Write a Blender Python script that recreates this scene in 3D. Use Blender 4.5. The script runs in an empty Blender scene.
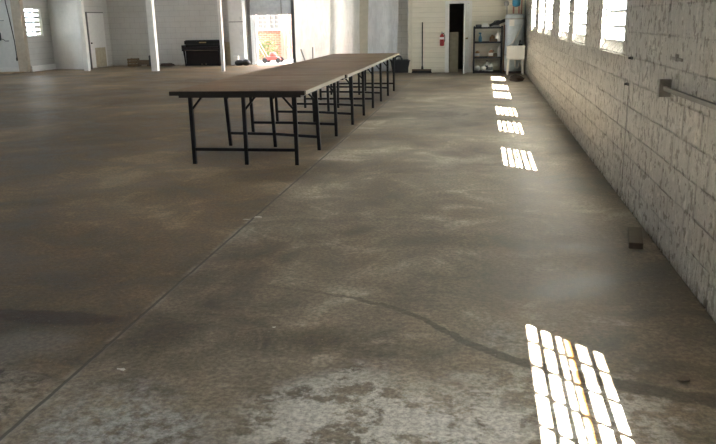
import bpy, bmesh, math, random
from mathutils import Vector, Matrix
random.seed(7)
C = bpy.context.scene.collection
PI = math.pi

# ------------------------------------------------------------------ mesh kit
class MB:
    def __init__(s): s.bm = bmesh.new()
    def box(s, x0, x1, y0, y1, z0, z1, mi=0):
        v = [s.bm.verts.new(p) for p in ((x0,y0,z0),(x1,y0,z0),(x1,y1,z0),(x0,y1,z0),(x0,y0,z1),(x1,y0,z1),(x1,y1,z1),(x0,y1,z1))]
        for f in ((3,2,1,0),(4,5,6,7),(0,1,5,4),(1,2,6,5),(2,3,7,6),(3,0,4,7)):
            s.bm.faces.new([v[i] for i in f]).material_index = mi
        return s
    def hexa(s, pts, mi=0):
        v = [s.bm.verts.new(p) for p in pts]
        for f in ((3,2,1,0),(4,5,6,7),(0,1,5,4),(1,2,6,5),(2,3,7,6),(3,0,4,7)):
            s.bm.faces.new([v[i] for i in f]).material_index = mi
        return s
    def bar(s, a, b, w, h=None, up=(0,0,1)):
        a = Vector(a); b = Vector(b); h = h or w
        d = (b-a).normalized(); u = Vector(up)
        if abs(d.dot(u)) > .97: u = Vector((0,1,0))
        r = d.cross(u).normalized(); u = r.cross(d)
        q = [r*w/2*i + u*h/2*j for i, j in ((-1,-1),(1,-1),(1,1),(-1,1))]
        return s.hexa([a+p for p in q] + [b+p for p in q])
    def tube(s, pts, r, n=10, cap=True, radii=None):
        pts = [Vector(p) for p in pts]; rings = []
        t0 = (pts[1]-pts[0]).normalized()
        u = Vector((0,0,1)) if abs(t0.z) < .9 else Vector((1,0,0))
        u = (u - t0*u.dot(t0)).normalized()
        for i, p in enumerate(pts):
            t = (pts[min(i+1,len(pts)-1)] - pts[max(i-1,0)]).normalized()
            u = (u - t*u.dot(t)).normalized(); v = t.cross(u)
            rr = radii[i] if radii else r
            rings.append([s.bm.verts.new(p + u*rr*math.cos(2*PI*k/n) + v*rr*math.sin(2*PI*k/n)) for k in range(n)])
        for A, B in zip(rings, rings[1:]):
            for k in range(n):
                f = s.bm.faces.new((A[k], A[(k+1)%n], B[(k+1)%n], B[k])); f.smooth = True
        if cap:
            s.bm.faces.new(rings[0][::-1]); s.bm.faces.new(rings[-1])
        return s
    def lathe(s, prof, c=(0,0,0), n=20):
        c = Vector(c); rings = []
        for r, z in prof:
            rings.append([s.bm.verts.new(c + Vector((max(r,.0004)*math.cos(2*PI*k/n), max(r,.0004)*math.sin(2*PI*k/n), z))) for k in range(n)])
        for A, B in zip(rings, rings[1:]):
            for k in range(n):
                f = s.bm.faces.new((A[k], A[(k+1)%n], B[(k+1)%n], B[k])); f.smooth = True
        s.bm.faces.new(rings[0][::-1]); s.bm.faces.new(rings[-1])
        return s
    def prism(s, outline, y0, y1):            # outline in x,z
        a = [s.bm.verts.new((x, y0, z)) for x, z in outline]; b = [s.bm.verts.new((x, y1, z)) for x, z in outline]
        s.bm.faces.new(a); s.bm.faces.new(b[::-1])
        for i in range(len(a)):
            j = (i+1) % len(a); s.bm.faces.new((a[j], a[i], b[i], b[j]))
        return s
    def blob(s, c, r, sub=2, j=.15, sq=(1,1,1)):
        R = bmesh.ops.create_icosphere(s.bm, subdivisions=sub, radius=1)
        for v in R['verts']:
            k = 1 + random.uniform(-j, j)
            v.co = Vector((c[0]+v.co.x*r*k*sq[0], c[1]+v.co.y*r*k*sq[1], c[2]+v.co.z*r*k*sq[2]))
        return s
    def xf(s, M): s.bm.transform(M); return s
    def build(s, name, mat, parent=None, bev=0, kind=None, smooth=False):
        bmesh.ops.recalc_face_normals(s.bm, faces=s.bm.faces)
        me = bpy.data.meshes.new(name)
        if smooth:
            for f in s.bm.faces: f.smooth = True
        s.bm.to_mesh(me); s.bm.free()
        o = bpy.data.objects.new(name, me); C.objects.link(o)
        for m in (mat if isinstance(mat, (list, tuple)) else [mat]): me.materials.append(m)
        if parent: o.parent = parent
        if bev:
            b = o.modifiers.new('bevel', 'BEVEL'); b.width = bev; b.segments = 2; b.limit_method = 'ANGLE'
        if kind: o['kind'] = kind
        return o

def tag(o, label, cat, group=None):
    o['label'] = label; o['category'] = cat
    if group: o['group'] = group
    return o
def thing(name, label, cat, loc=(0,0,0), rz=0, group=None):
    o = bpy.data.objects.new(name, None); C.objects.link(o)
    o.location = loc; o.rotation_euler = (0,0,rz); o.empty_display_size = .1
    return tag(o, label, cat, group)
def struct_empty(name, loc=(0,0,0)):
    o = bpy.data.objects.new(name, None); C.objects.link(o); o.location = loc; o['kind'] = 'structure'; return o

# ------------------------------------------------------------------ materials
class NT:
    def __init__(s, name):
        s.m = bpy.data.materials.new(name); s.m.use_nodes = True
        s.t = s.m.node_tree; s.t.nodes.clear()
        s.out = s.t.nodes.new('ShaderNodeOutputMaterial')
    def n(s, typ, ins=None, **kw):
        d = s.t.nodes.new(typ)
        for k, v in kw.items(): setattr(d, k, v)
        for k, v in (ins or {}).items(): s.set(d.inputs[k], v)
        return d
    def set(s, inp, v):
        if isinstance(v, bpy.types.NodeSocket): s.t.links.new(v, inp)
        elif isinstance(v, bpy.types.Node): s.t.links.new(v.outputs[0], inp)
        else:
            if inp.type == 'RGBA' and len(v) == 3: v = (*v, 1)
            inp.default_value = v
    def math(s, op, a, b=None, c=None, clamp=False):
        ins = {0: a}
        if b is not None: ins[1] = b
        if c is not None: ins[2] = c
        return s.n('ShaderNodeMath', ins, operation=op, use_clamp=clamp).outputs[0]
    def mix(s, f, a, b, bt='MIX'):
        d = s.n('ShaderNodeMix', data_type='RGBA', blend_type=bt, clamp_factor=True)
        s.set(d.inputs[0], f); s.set(d.inputs[6], a); s.set(d.inputs[7], b)
        return d.outputs[2]
    def ramp(s, f, stops):
        d = s.n('ShaderNodeValToRGB', {0: f}); e = d.color_ramp.elements
        while len(e) < len(stops): e.new(.5)
        for k, (p, c) in zip(e, stops):
            k.position = p; k.color = (*c, 1) if not isinstance(c, (int, float)) else (c, c, c, 1)
        return d.outputs[0]
    def noise(s, vec, scale, detail=5, rough=.55, dist=0):
        return s.n('ShaderNodeTexNoise', {'Vector': vec, 'Scale': scale, 'Detail': detail, 'Roughness': rough, 'Distortion': dist}).outputs[0]
    def sstep(s, v, a, b, lo=0., hi=1.):
        return s.n('ShaderNodeMapRange', {0: v, 1: a, 2: b, 3: lo, 4: hi}, interpolation_type='SMOOTHSTEP').outputs[0]
    def obj(s): return s.n('ShaderNodeTexCoord').outputs['Object']
    def mapping(s, v, sc=(1,1,1), loc=(0,0,0), rot=(0,0,0)):
        return s.n('ShaderNodeMapping', {0: v, 'Location': loc, 'Rotation': rot, 'Scale': sc}).outputs[0]
    def pbsdf(s, col, rough=.5, metal=0, bump=None, bstr=.3, bdist=.02, spec=.5, **kw):
        ins = {'Base Color': col, 'Roughness': rough, 'Metallic': metal, 'Specular IOR Level': spec}
        ins.update(kw)
        b = s.n('ShaderNodeBsdfPrincipled', ins)
        if bump is not None:
            bp = s.n('ShaderNodeBump', {'Strength': bstr, 'Distance': bdist, 'Height': bump}); s.set(b.inputs['Normal'], bp)
        s.set(s.out.inputs[0], b); return s.m

def plain(name, col, rough=.5, metal=0, var=.12, scale=8, bstr=.1, spec=.5):
    t = NT(name); o = t.obj(); n = t.noise(o, scale, 6)
    a = tuple(c*(1-var) for c in col); b = tuple(min(1, c*(1+var)) for c in col)
    c = t.ramp(n, [(.3, a), (.7, b)])
    return t.pbsdf(c, rough, metal, n, bstr, .01, spec)

def m_floor():
    t = NT('concrete_floor'); o = t.obj()
    sep = t.n('ShaderNodeSeparateXYZ', {0: o}); X, Y = sep.outputs[0], sep.outputs[1]
    big = t.noise(o, .45, 4, .55, .6); mid = t.noise(t.mapping(o, (1,1,1), (3,7,0)), 1.7, 9, .66, .8)
    fin = t.noise(o, 14, 10, .72); spk = t.noise(o, 70, 3, .6)
    f = t.math('ADD', t.math('MULTIPLY', big, .40), t.math('ADD', t.math('MULTIPLY', mid, .42), t.math('MULTIPLY', fin, .18)))
    col = t.ramp(f, [(.40, FL[0]), (.465, FL[1]), (.535, FL[2]), (.61, FL[3])])
    # left slab is browner
    edge = t.math('ADD', X, t.math('MULTIPLY', t.math('SUBTRACT', t.noise(o, 3, 4), .5), .03))
    left = t.sstep(edge, -1.80, -1.90)
    lft2 = t.math('MULTIPLY', left, t.sstep(t.math('ADD', X, t.math('MULTIPLY', big, 3.)), 1.2, -3.5, .75, 1))
    col = t.mix(lft2, col, t.mix(1., col, FL[4], 'MULTIPLY'))
    grain = t.noise(o, 38, 6, .75)
    # elliptical patches: (x, y, rx, ry, amount, colour) broken by noise
    def patch(col, x, y, rx, ry, amt, c, soft=.5, nz=None, thr=(.42, .55), bt='MIX'):
        dx = t.math('DIVIDE', t.math('SUBTRACT', X, x), rx); dy = t.math('DIVIDE', t.math('SUBTRACT', Y, y), ry)
        d = t.math('SQRT', t.math('ADD', t.math('MULTIPLY', dx, dx), t.math('MULTIPLY', dy, dy)))
        d = t.math('ADD', d, t.math('MULTIPLY', t.math('SUBTRACT', mid, .5), 1.5))
        k = t.sstep(d, 1., 1.-soft)
        if nz is not None: k = t.math('MULTIPLY', k, t.sstep(nz, *thr))
        return t.mix(t.math('MULTIPLY', k, amt), col, c, bt)
    D = (.30,.27,.23)
    col = patch(col, -.72, 3.42, .60, .24, .75, D, .8, bt='MULTIPLY')
    col = patch(col, -1.58, 3.35, .26, .55, .75, D, .8, bt='MULTIPLY')
    col = patch(col, -2.45, 3.56, .60, .11, .95, (.34,.27,.20), .4, bt='MULTIPLY')
    col = patch(col, -2.2, 2.87, .42, .075, .95, (.34,.27,.20), .4, bt='MULTIPLY')
    col = patch(col, .85, 4.4, .6, 1.0, .55, (.45,.40,.34), .9, bt='MULTIPLY')
    col = patch(col, .2, 6.2, .8, .9, .4, (.5,.44,.36), .9, bt='MULTIPLY')
    col = patch(col, -.9, 4.9, .7, .5, .35, (.5,.44,.36), .9, bt='MULTIPLY')
    col = patch(col, -3.4, 5.2, 1.2, .35, .4, (.5,.44,.36), .9, bt='MULTIPLY')
    LG = (.56,.53,.485)
    col = patch(col, -.35, 2.62, .75, .62, .9, LG, .6, t.noise(o, 5, 10, .75), (.43, .52))
    col = patch(col, .40, 2.85, .7, .55, .7, LG, .7, t.noise(o, 6, 10, .78), (.45, .56))
    col = patch(col, -1.5, 2.55, .45, .5, .45, (.36,.36,.37), .7, fin, (.40, .62))
    col = patch(col, .15, 3.55, .18, .35, .45, (.42,.40,.36), .7, fin, (.38, .6))
    col = patch(col, -2.2, 3.2, .35, .25, .30, (.34,.31,.27), .8)
    col = patch(col, -.2, 8.6, .9, 1.4, .35, (.36,.34,.30), .9, mid, (.4,.6))
    col = patch(col, -.4, 13., 1.2, 3.5, .40, (.36,.345,.31), .9, mid, (.38,.58))
    col = patch(col, -2.15, 2.68, .5, .40, .6, (.40,.36,.30), .7, fin, (.38,.58))
    col = patch(col, -1.35, 2.45, .5, .35, .6, (.42,.42,.42), .7, fin, (.38,.58))
    # crack filled with dark mortar
    fc = t.n('ShaderNodeFloatCurve', {'Value': t.sstep(X, -2., 1.5) if False else t.math('DIVIDE', t.math('ADD', X, 2.), 3.5)})
    pts = [(-2.,4.15),(-1.44,4.18),(-.92,4.1),(-.42,3.88),(-.185,3.65),(.02,3.43),(.27,3.26),(.63,3.12),(1.05,3.0),(1.5,2.95)]
    cv = fc.mapping.curves[0]
    pts = [((x+2)/3.5, (y-2.5)/2) for x, y in pts]
    cv.points[0].location = pts[0]; cv.points[1].location = pts[-1]
    for p in pts[1:-1]: cv.points.new(*p)
    fc.mapping.update()
    yc = t.math('ADD', t.math('MULTIPLY', fc.outputs[0], 2.), 2.5)
    nz = t.math('MULTIPLY', t.math('SUBTRACT', t.noise(o, 9, 8, .7), .5), .12)
    dc = t.math('ABSOLUTE', t.math('ADD', t.math('SUBTRACT', Y, yc), nz))
    wid = t.sstep(X, -1.0, .9, .020, .060)
    ck = t.sstep(t.math('DIVIDE', dc, wid), 1.15, .75)
    ck = t.math('MULTIPLY', ck, t.sstep(X, -1.7, .2, .22, .9))
    col = t.mix(ck, col, (.070,.055,.040))
    # fine hairline cracks and speckle
    vo = t.n('ShaderNodeTexVoronoi', {'Vector': t.mix(.12, o, t.n('ShaderNodeTexNoise', {'Vector': o, 'Scale': 2.}).outputs[1]), 'Scale': .32}, feature='DISTANCE_TO_EDGE').outputs[0]
    hl = t.math('MULTIPLY', t.sstep(vo, .0016, .0006), t.sstep(mid, .50, .58, 0, .35))
    col = t.mix(t.sstep(spk, .62, .72, 0, .40), col, (.42,.40,.36))
    col = t.mix(t.sstep(spk, .38, .28, 0, .6), col, (.05,.04,.03))
    g2 = t.sstep(grain, .34, .66, .62, 1.38)
    col = t.mix(1., col, t.n('ShaderNodeCombineXYZ', {0: g2, 1: g2, 2: g2}).outputs[0], 'MULTIPLY')
    # sawn joint
    jd = t.math('ABSOLUTE', t.math('ADD', X, t.math('ADD', 1.83, t.math('MULTIPLY', t.math('SUBTRACT', t.noise(o, 6, 6), .5), .014))))
    jm = t.sstep(jd, .013, .006)
    col = t.mix(t.math('MULTIPLY', t.sstep(jd, .05, .01), t.sstep(mid, .45, .6, 0, .35)), col, (.40,.38,.34))
    col = t.mix(t.math('MULTIPLY', jm, .85), col, (.045,.038,.032))
    rough = t.sstep(t.math('ADD', t.math('MULTIPLY', mid, .6), t.math('MULTIPLY', fin, .4)), .38, .62, .40, .60)
    h = t.math('SUBTRACT', t.math('ADD', t.math('MULTIPLY', mid, .6), t.math('MULTIPLY', fin, .5)), t.math('ADD', t.math('MULTIPLY', jm, .8), t.math('MULTIPLY', ck, .12)))
    return t.pbsdf(col, rough, 0, h, .35, .012, .5)
FL = [(.045,.034,.023), (.125,.098,.069), (.235,.195,.144), (.46,.40,.325), (.70,.58,.43)]

def m_block(name, base, dirt=(.30,.26,.21), swap=True, bs=.55, rough=(.28,.5), brick=(.406,.203), msz=.007, bd=.02):
    t = NT(name); o = t.obj()
    sep = t.n('ShaderNodeSeparateXYZ', {0: o})
    v = t.n('ShaderNodeCombineXYZ', {0: sep.outputs[1 if swap else 0], 1: sep.outputs[2], 2: 0.}).outputs[0]
    wob = t.n('ShaderNodeTexNoise', {'Vector': o, 'Scale': 5., 'Detail': 3.}).outputs[1]
    v2 = t.mix(.012, v, wob)
    br = t.n('ShaderNodeTexBrick', {'Vector': v2, 'Color1': (1,1,1), 'Color2': (.9,.9,.9), 'Mortar': (0,0,0), 'Scale': 1., 'Mortar Size': msz, 'Mortar Smooth': .8, 'Bias': 0., 'Brick Width': brick[0], 'Row Height': brick[1]})
    mort = br.outputs[1]
    if swap:
        zr = t.math('DIVIDE', sep.outputs[2], .203)
        row = t.math('FLOOR', zr); fz = t.math('ABSOLUTE', t.math('SUBTRACT', t.math('FRACT', zr), .5))
        wy = t.math('ADD', sep.outputs[1], t.math('MULTIPLY', t.math('SUBTRACT', t.noise(o, 6, 4), .5), .05))
        fy = t.math('ABSOLUTE', t.math('SUBTRACT', t.math('FRACT', t.math('ADD', t.math('DIVIDE', wy, .406), t.math('MULTIPLY', row, .5))), .5))
        br1 = t.noise(o, 2.3, 5, .6)
        hz = t.math('MULTIPLY', t.sstep(fz, .455, .49), t.sstep(br1, .42, .60, .15, 1.))
        vt = t.math('MULTIPLY', t.sstep(fy, .435, .485), t.sstep(t.noise(t.mapping(o,(1,1,1),(5,2,3)), 2.1, 4, .6), .40, .58, .15, 1.))
        mort = t.math('MAXIMUM', hz, vt)
    lump = t.noise(o, 14 if swap else 22, 8, .6); drip = t.noise(t.mapping(o, (30,30,5)), 1., 5, .6); big = t.noise(o, 1.3, 6, .6)
    col = t.mix(t.sstep(big, .35, .7, 0, .5), base, tuple(c*.80 for c in base))
    col = t.mix(t.math('MULTIPLY', mort, .6), col, tuple(c*.48 for c in base))
    col = t.mix(t.sstep(lump, .40, .28, 0, .18), col, tuple(c*.55 for c in base))
    zz = t.math('ADD', sep.outputs[2], t.math('MULTIPLY', t.math('SUBTRACT', t.noise(o, 4, 7, .65), .5), .28))
    col = t.mix(t.sstep(zz, .10, -.03, 0, .85), col, dirt)
    zd = t.math('ADD', sep.outputs[2], t.math('MULTIPLY', t.math('SUBTRACT', t.noise(o, 2, 7, .65), .5), .9))
    col = t.mix(t.sstep(zd, .75, .0, 0, .22), col, dirt)
    mn = t.math('MULTIPLY', mort, t.sstep(t.noise(o, 3, 5, .6), .35, .62, .25, 1.))
    h = t.math('SUBTRACT', t.math('ADD', t.math('MULTIPLY', lump, .8), t.math('MULTIPLY', drip, .6)), t.math('MULTIPLY', mn, 1.1 if swap else .8))
    if swap:
        st = t.noise(t.mapping(o, (1,26,2.2)), 1., 6, .65)
        col = t.mix(t.sstep(st, .50, .66, 0, .55), col, tuple(c*.55 for c in base))
        col = t.mix(t.sstep(t.noise(o, 11, 8, .75), .53, .64, 0, .6), col, tuple(c*1.45 for c in base))
        cy = t.math('ADD', sep.outputs[1], t.math('MULTIPLY', t.math('SUBTRACT', t.noise(o, 7, 6), .5), .06))
        cr = t.math('MULTIPLY', t.sstep(t.math('ABSOLUTE', t.math('SUBTRACT', cy, 6.70)), .035, .012), t.sstep(sep.outputs[2], 1.02, .96))
        col = t.mix(t.math('MULTIPLY', cr, .7), col, tuple(c*.3 for c in base))
        h = t.math('SUBTRACT', h, t.math('MULTIPLY', cr, .6))
    return t.pbsdf(col, t.sstep(lump, .3, .7, *rough), 0, h, bs, bd, .5)

def m_siding(name, base, pitch=.145):
    t = NT(name); o = t.obj(); sep = t.n('ShaderNodeSeparateXYZ', {0: o})
    fr = t.math('FRACT', t.math('DIVIDE', sep.outputs[2], pitch))
    g = t.sstep(fr, .0, .07, 1, 0)
    n = t.noise(t.mapping(o, (1,1,4)), 2.5, 6)
    col = t.mix(t.sstep(n, .35, .7, 0, .35), base, tuple(c*.82 for c in base))
    col = t.mix(t.math('MULTIPLY', g, .7), col, tuple(c*.40 for c in base))
    return t.pbsdf(col, .5, 0, t.math('SUBTRACT', t.math('MULTIPLY', fr, -.6), t.math('MULTIPLY', g, 1.)), .6, .012)

def m_wood(name, a, b, sc=(1.2,14,14), rough=.45, spec=.5):
    t = NT(name); o = t.obj(); w = t.mapping(o, sc)
    n = t.noise(w, 1.5, 8, .62, 1.2); n2 = t.noise(o, 1.1, 4)
    col = t.mix(t.sstep(n2, .35, .65, 0, .5), t.ramp(n, [(.3, a), (.7, b)]), tuple(c*.65 for c in a))
    return t.pbsdf(col, t.sstep(n, .3, .7, rough-.08, rough+.12), 0, n, .15, .006, spec)

def m_glass():
    t = NT('window_glass')
    a = t.n('ShaderNodeBsdfTransparent', {0: (.93,.95,.95)}); b = t.n('ShaderNodeBsdfGlossy', {0: (1,1,1), 'Roughness': .03})
    m = t.n('ShaderNodeMixShader', {0: .06, 1: a, 2: b}); t.set(t.out.inputs[0], m); return t.m

def m_amber():
    t = NT('amber_glass'); a = t.n('ShaderNodeBsdfTransparent', {0: (.60,.45,.26)}); b = t.n('ShaderNodeBsdfGlossy', {0: (1,1,1), 'Roughness': .05})
    m = t.n('ShaderNodeMixShader', {0: .05, 1: a, 2: b}); t.set(t.out.inputs[0], m); return t.m

def m_plastic_sheet(name, col, tr, tl):
    t = NT(name); o = t.obj(); n = t.noise(t.mapping(o, (6,6,1.4)), 1.6, 7, .6, .8)
    c = t.ramp(n, [(.38, tuple(k*.86 for k in col)), (.6, col)])
    bp = t.n('ShaderNodeBump', {'Strength': .5, 'Distance': .03, 'Height': n})
    d = t.n('ShaderNodeBsdfDiffuse', {0: c, 'Normal': bp}); l = t.n('ShaderNodeBsdfTranslucent', {0: c, 'Normal': bp})
    m = t.n('ShaderNodeMixShader', {0: tl, 1: d, 2: l})
    g = t.n('ShaderNodeBsdfGlossy', {0: (1,1,1), 'Roughness': .3, 'Normal': bp}); m2 = t.n('ShaderNodeMixShader', {0: .06, 1: m, 2: g})
    x = t.n('ShaderNodeBsdfTransparent', {0: (1,1,1)}); m3 = t.n('ShaderNodeMixShader', {0: tr, 1: m2, 2: x})
    t.set(t.out.inputs[0], m3); return t.m

def m_brick():
    t = NT('red_brick'); o = t.obj(); sep = t.n('ShaderNodeSeparateXYZ', {0: o})
    v = t.n('ShaderNodeCombineXYZ', {0: sep.outputs[0], 1: sep.outputs[2], 2: 0.}).outputs[0]
    br = t.n('ShaderNodeTexBrick', {'Vector': v, 'Color1': (.26,.085,.05), 'Color2': (.34,.13,.075), 'Mortar': (.3,.25,.21), 'Scale': 1., 'Mortar Size': .008, 'Brick Width': .22, 'Row Height': .075})
    return t.pbsdf(br.outputs[0], .8)

M = dict(
 floor=m_floor(),
 block=m_block('painted_block', (.56,.53,.475), dirt=(.17,.14,.105), bs=1., msz=.014, bd=.07, rough=(.22,.42)),
 wallg=m_block('grey_painted_block', (.52,.515,.49), swap=False, bs=.25, rough=(.45,.6)),
 wallw=m_block('white_painted_block', (.82,.82,.81), swap=False, bs=.3, rough=(.4,.6), brick=(.406,.17)),
 wallp=plain('white_plaster', (.66,.66,.64), .6, var=.05),
 siding=m_siding('cream_siding', (.72,.68,.57)),
 ceil=plain('ceiling_paint', (.62,.61,.58), .7),
 pil=plain('tan_pilaster_paint', (.42,.36,.28), .6),
 white=plain('white_paint', (.72,.71,.68), .45, var=.05),
 cream=plain('cream_paint', (.62,.58,.48), .5, var=.07),
 creamdark=plain('beige_board', (.42,.38,.28), .7),
 jamb=plain('pale_jamb', (.75,.78,.80), .5, var=.04),
 shutter=plain('grey_shutter', (.32,.34,.35), .5),
 darktrim=plain('dark_grey_metal', (.10,.10,.10), .5, .3),
 steel=plain('black_steel', (.018,.018,.019), .42, .4),
 blackp=plain('black_plastic', (.022,.022,.024), .5),
 black=plain('piano_black', (.010,.007,.006), .4, spec=.2),
 panelred=plain('piano_panel', (.018,.009,.008), .5, spec=.2),
 tabletop=m_wood('worn_plywood', (.100,.054,.026), (.215,.125,.064), (1.2,12,12), .5, .35),
 tabledark=m_wood('table_dark_wood_shade', (.020,.015,.012), (.036,.026,.019), (1,10,10), .5),  # front strip's shade put into the colour; aprons share it
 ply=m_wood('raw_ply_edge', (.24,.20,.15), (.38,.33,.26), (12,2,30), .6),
 wood=m_wood('brown_wood', (.10,.065,.038), (.19,.13,.08), (3,14,14), .6),
 plank=m_wood('tan_plank', (.30,.20,.11), (.48,.34,.2), (3,14,14), .6),
 greywood=m_wood('weathered_block', (.10,.08,.06), (.18,.145,.11), (14,3,14), .75),
 glass=m_glass(), amberglass=m_amber(),
 sheet1=m_plastic_sheet('hanging_plastic', (.90,.905,.88), .04, .62),
 sheet3=m_plastic_sheet('hanging_plastic_pale', (.93,.94,.95), .0, .15),
 red=plain('red_paint', (.30,.018,.018), .35),
 redtoy=plain('red_deck', (.60,.05,.04), .4),
 rubber=plain('rubber', (.02,.02,.02), .8),
 tank=plain('grey_blue_tank', (.52,.58,.63), .35, .0),
 blue=plain('blue_paint', (.04,.24,.42), .4),
 bluep=plain('blue_plastic', (.05,.16,.24), .35),
 copper=plain('copper_pipe', (.55,.30,.27), .45, .2),
 rust=plain('rusty_board', (.30,.14,.085), .7),
 sink=plain('white_sink_plastic', (.80,.80,.78), .4, var=.03),
 mat=plain('dark_mat', (.040,.026,.018), .95, scale=30, bstr=.6),
 galv=plain('galvanised', (.40,.41,.41), .45, .6),
 rail=m_wood('grey_rail', (.20,.18,.16), (.38,.35,.31), (10,2,10), .5),
 amber=plain('amber_bottle', (.28,.15,.06), .4),
 brownlab=plain('brown_label', (.26,.13,.07), .6),
 whitep=plain('white_plastic', (.74,.73,.70), .4, var=.04),
 card=plain('cardboard', (.17,.115,.065), .8),
 paper=plain('paper', (.70,.68,.62), .8),
 greyp=plain('grey_plastic', (.20,.20,.20), .5),
 leaf=plain('green_leaf', (.10,.17,.06), .7, var=.4),
 outg=plain('pale_concrete', (.50,.48,.45), .85),
 brick=m_brick(),
 fence=m_wood('fence_wood', (.22,.14,.11), (.30,.20,.155), (14,14,2), .8),
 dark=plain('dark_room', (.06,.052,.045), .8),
 bristle=plain('broom_bristle', (.02,.018,.016), .9, scale=60, bstr=.8),
 cable=plain('black_cable', (.015,.015,.015), .5),
 knob=plain('brass_knob', (.25,.18,.08), .35, .8),
)

def m_added_skylight():
    t = NT('added_fibreglass_panel'); a = t.n('ShaderNodeBsdfTranslucent', {0: (.42,.45,.48)}); b = t.n('ShaderNodeBsdfDiffuse', {0: (.6,.6,.6)})
    m = t.n('ShaderNodeMixShader', {0: .45, 1: a, 2: b}); t.set(t.out.inputs[0], m); return t.m
M['sky'] = m_added_skylight()
M['darkglass'] = plain('dark_window_glass', (.13,.15,.15), .3)
M['offwhite'] = plain('weathered_white_trim', (.33,.33,.33), .6)
# ------------------------------------------------------------------ the setting
WX = 1.232; GX = 1.292; WO = 1.43; HC = 4.6
fl = MB().box(-19.2, 1.6, -8.2, 28.7, -.2, 0).build('floor', M['floor'], kind='structure')
MB().box(-19.2, 1.6, -8.2, 25.0, HC, HC+.15).box(-19.2,-6.6,25.0,28.8,HC,HC+.15).box(-4.1,1.6,25.0,28.8,HC,HC+.15).box(-6.6,-4.1,28.2,28.8,HC,HC+.15).build('ceiling', M['ceil'], kind='structure')
MB().box(-60, 40, 28.7, 90, -.25, -.03).build('ground', M['outg'], kind='structure')

MB().box(-6.7,-4.0,24.9,28.3,HC+.15,HC+.16).build('added_skylight', M['sky'], kind='structure')  # translucent roof panel out of view, added to brighten the plastic sheets
wins = [(1.45,2.80),(7.10,8.44),(9.72,11.02),(11.62,12.98),(14.45,15.82),(16.35,17.78),(18.95,20.30)]
wins_rear_added = [(-6.4,-5.05),(-3.7,-2.35)]  # windows behind the camera, added to let in more daylight
ZI, ZG, ZH = 1.212, 1.31, 2.26
allw = sorted(wins + wins_rear_added)
mb = MB(); mb.box(WX, WO, -8.2, 23.2, -.02, ZI)
mb.box(WX, WO, -8.2, 23.2, ZH, HC)
prev = -8.2
for a, b in allw:
    mb.box(WX, WO, prev, a, ZI, ZH); prev = b
    mb.hexa([(WX,a,ZI-.001),(WO,a,ZI-.001),(WO,b,ZI-.001),(WX,b,ZI-.001),(WX,a,ZI+.002),(WO,a,ZG+.02),(WO,b,ZG+.02),(WX,b,ZI+.002)][:4] + [(WX,a,ZI),(GX,a,ZG),(GX,b,ZG),(WX,b,ZI)] if False else
            [(WX,a,ZI-.002),(GX,a,ZI-.002),(GX,b,ZI-.002),(WX,b,ZI-.002),(WX,a,ZI),(GX,a,ZG),(GX,b,ZG),(WX,b,ZI)])
    mb.box(GX, WO, a, b, ZI-.002, ZG)
mb.box(WX, WO, prev, 23.2, ZI, ZH)
mb.build('wall_right', M['block'], kind='structure')

def window_side(name, a, b, x, z0, z1, rows, cols, extra=True):
    r = struct_empty(name, (x, (a+b)/2, z0))
    ya, yb = a-(a+b)/2, b-(a+b)/2; H = z1-z0
    f = MB(); w = .022
    f.box(-.012,.03,ya,ya+w,0,H).box(-.012,.03,yb-w,yb,0,H).box(-.012,.03,ya+w,yb-w,0,w).box(-.012,.03,ya+w,yb-w,H-w,H)
    f.build('window_frame', M['white'], r)
    m = MB()
    for z in ([q-z0 for q in (1.455,1.595,1.765,1.895,2.03,2.155)] if extra else [H*k/rows for k in range(1, rows)]):
        m.box(-.008,.014,ya+w,yb-w,z-.014,z+.014)
    for k in range(1, cols):
        y = ya+(yb-ya)*k/cols; m.box(-.004,.010,y-.011,y+.011,w,H-w)
    if extra:
        z = 1.685-z0; m.box(-.004,.014,ya+w,yb-w,z-.006,z+.006)
    m.build('muntin', M['white'], r)
    MB().box(.008,.012,ya+w,yb-w,w,H-w).build('pane', M['glass'], r)
    if name == 'window_1': MB().box(.016,.020,ya+w,yb-w,1.612-z0,1.678-z0).build('amber_pane', M['amberglass'], r)
    return r
n = 0
for a, b in wins + wins_rear_added:
    n += 1; window_side('window_%d' % n, a, b, GX, ZG, ZH, 5, 5)

# back right: sided store room front
D0, D1, DH = -.985, -.405, 1.98
mb = MB(); YB = 23.05
mb.box(-2.15, D0-.1, YB, YB+.12, 0, HC).box(D1+.07, WX, YB, YB+.12, 0, HC).box(D0-.1, D1+.07, YB, YB+.12, DH+.06, HC)
mb.box(-2.15, -2.03, YB+.12, 24.7, 0, HC)
mb.build('wall_back_right', M['siding'], kind='structure')
MB().box(-2.19, -2.07, YB-.02, YB, 0, HC).build('trim_1', M['cream'], kind='structure')
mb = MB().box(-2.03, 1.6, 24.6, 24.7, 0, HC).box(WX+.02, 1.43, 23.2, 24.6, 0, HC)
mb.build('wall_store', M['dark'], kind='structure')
MB().box(-4.0, -2.15, 23.75, 23.9, 0, HC).build('wall_back_centre', M['wallw'], kind='structure')
MB().box(-2.05, D0-.1, YB-.015, YB, 0, .09).build('baseboard_back', M['cream'], kind='structure')

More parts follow.
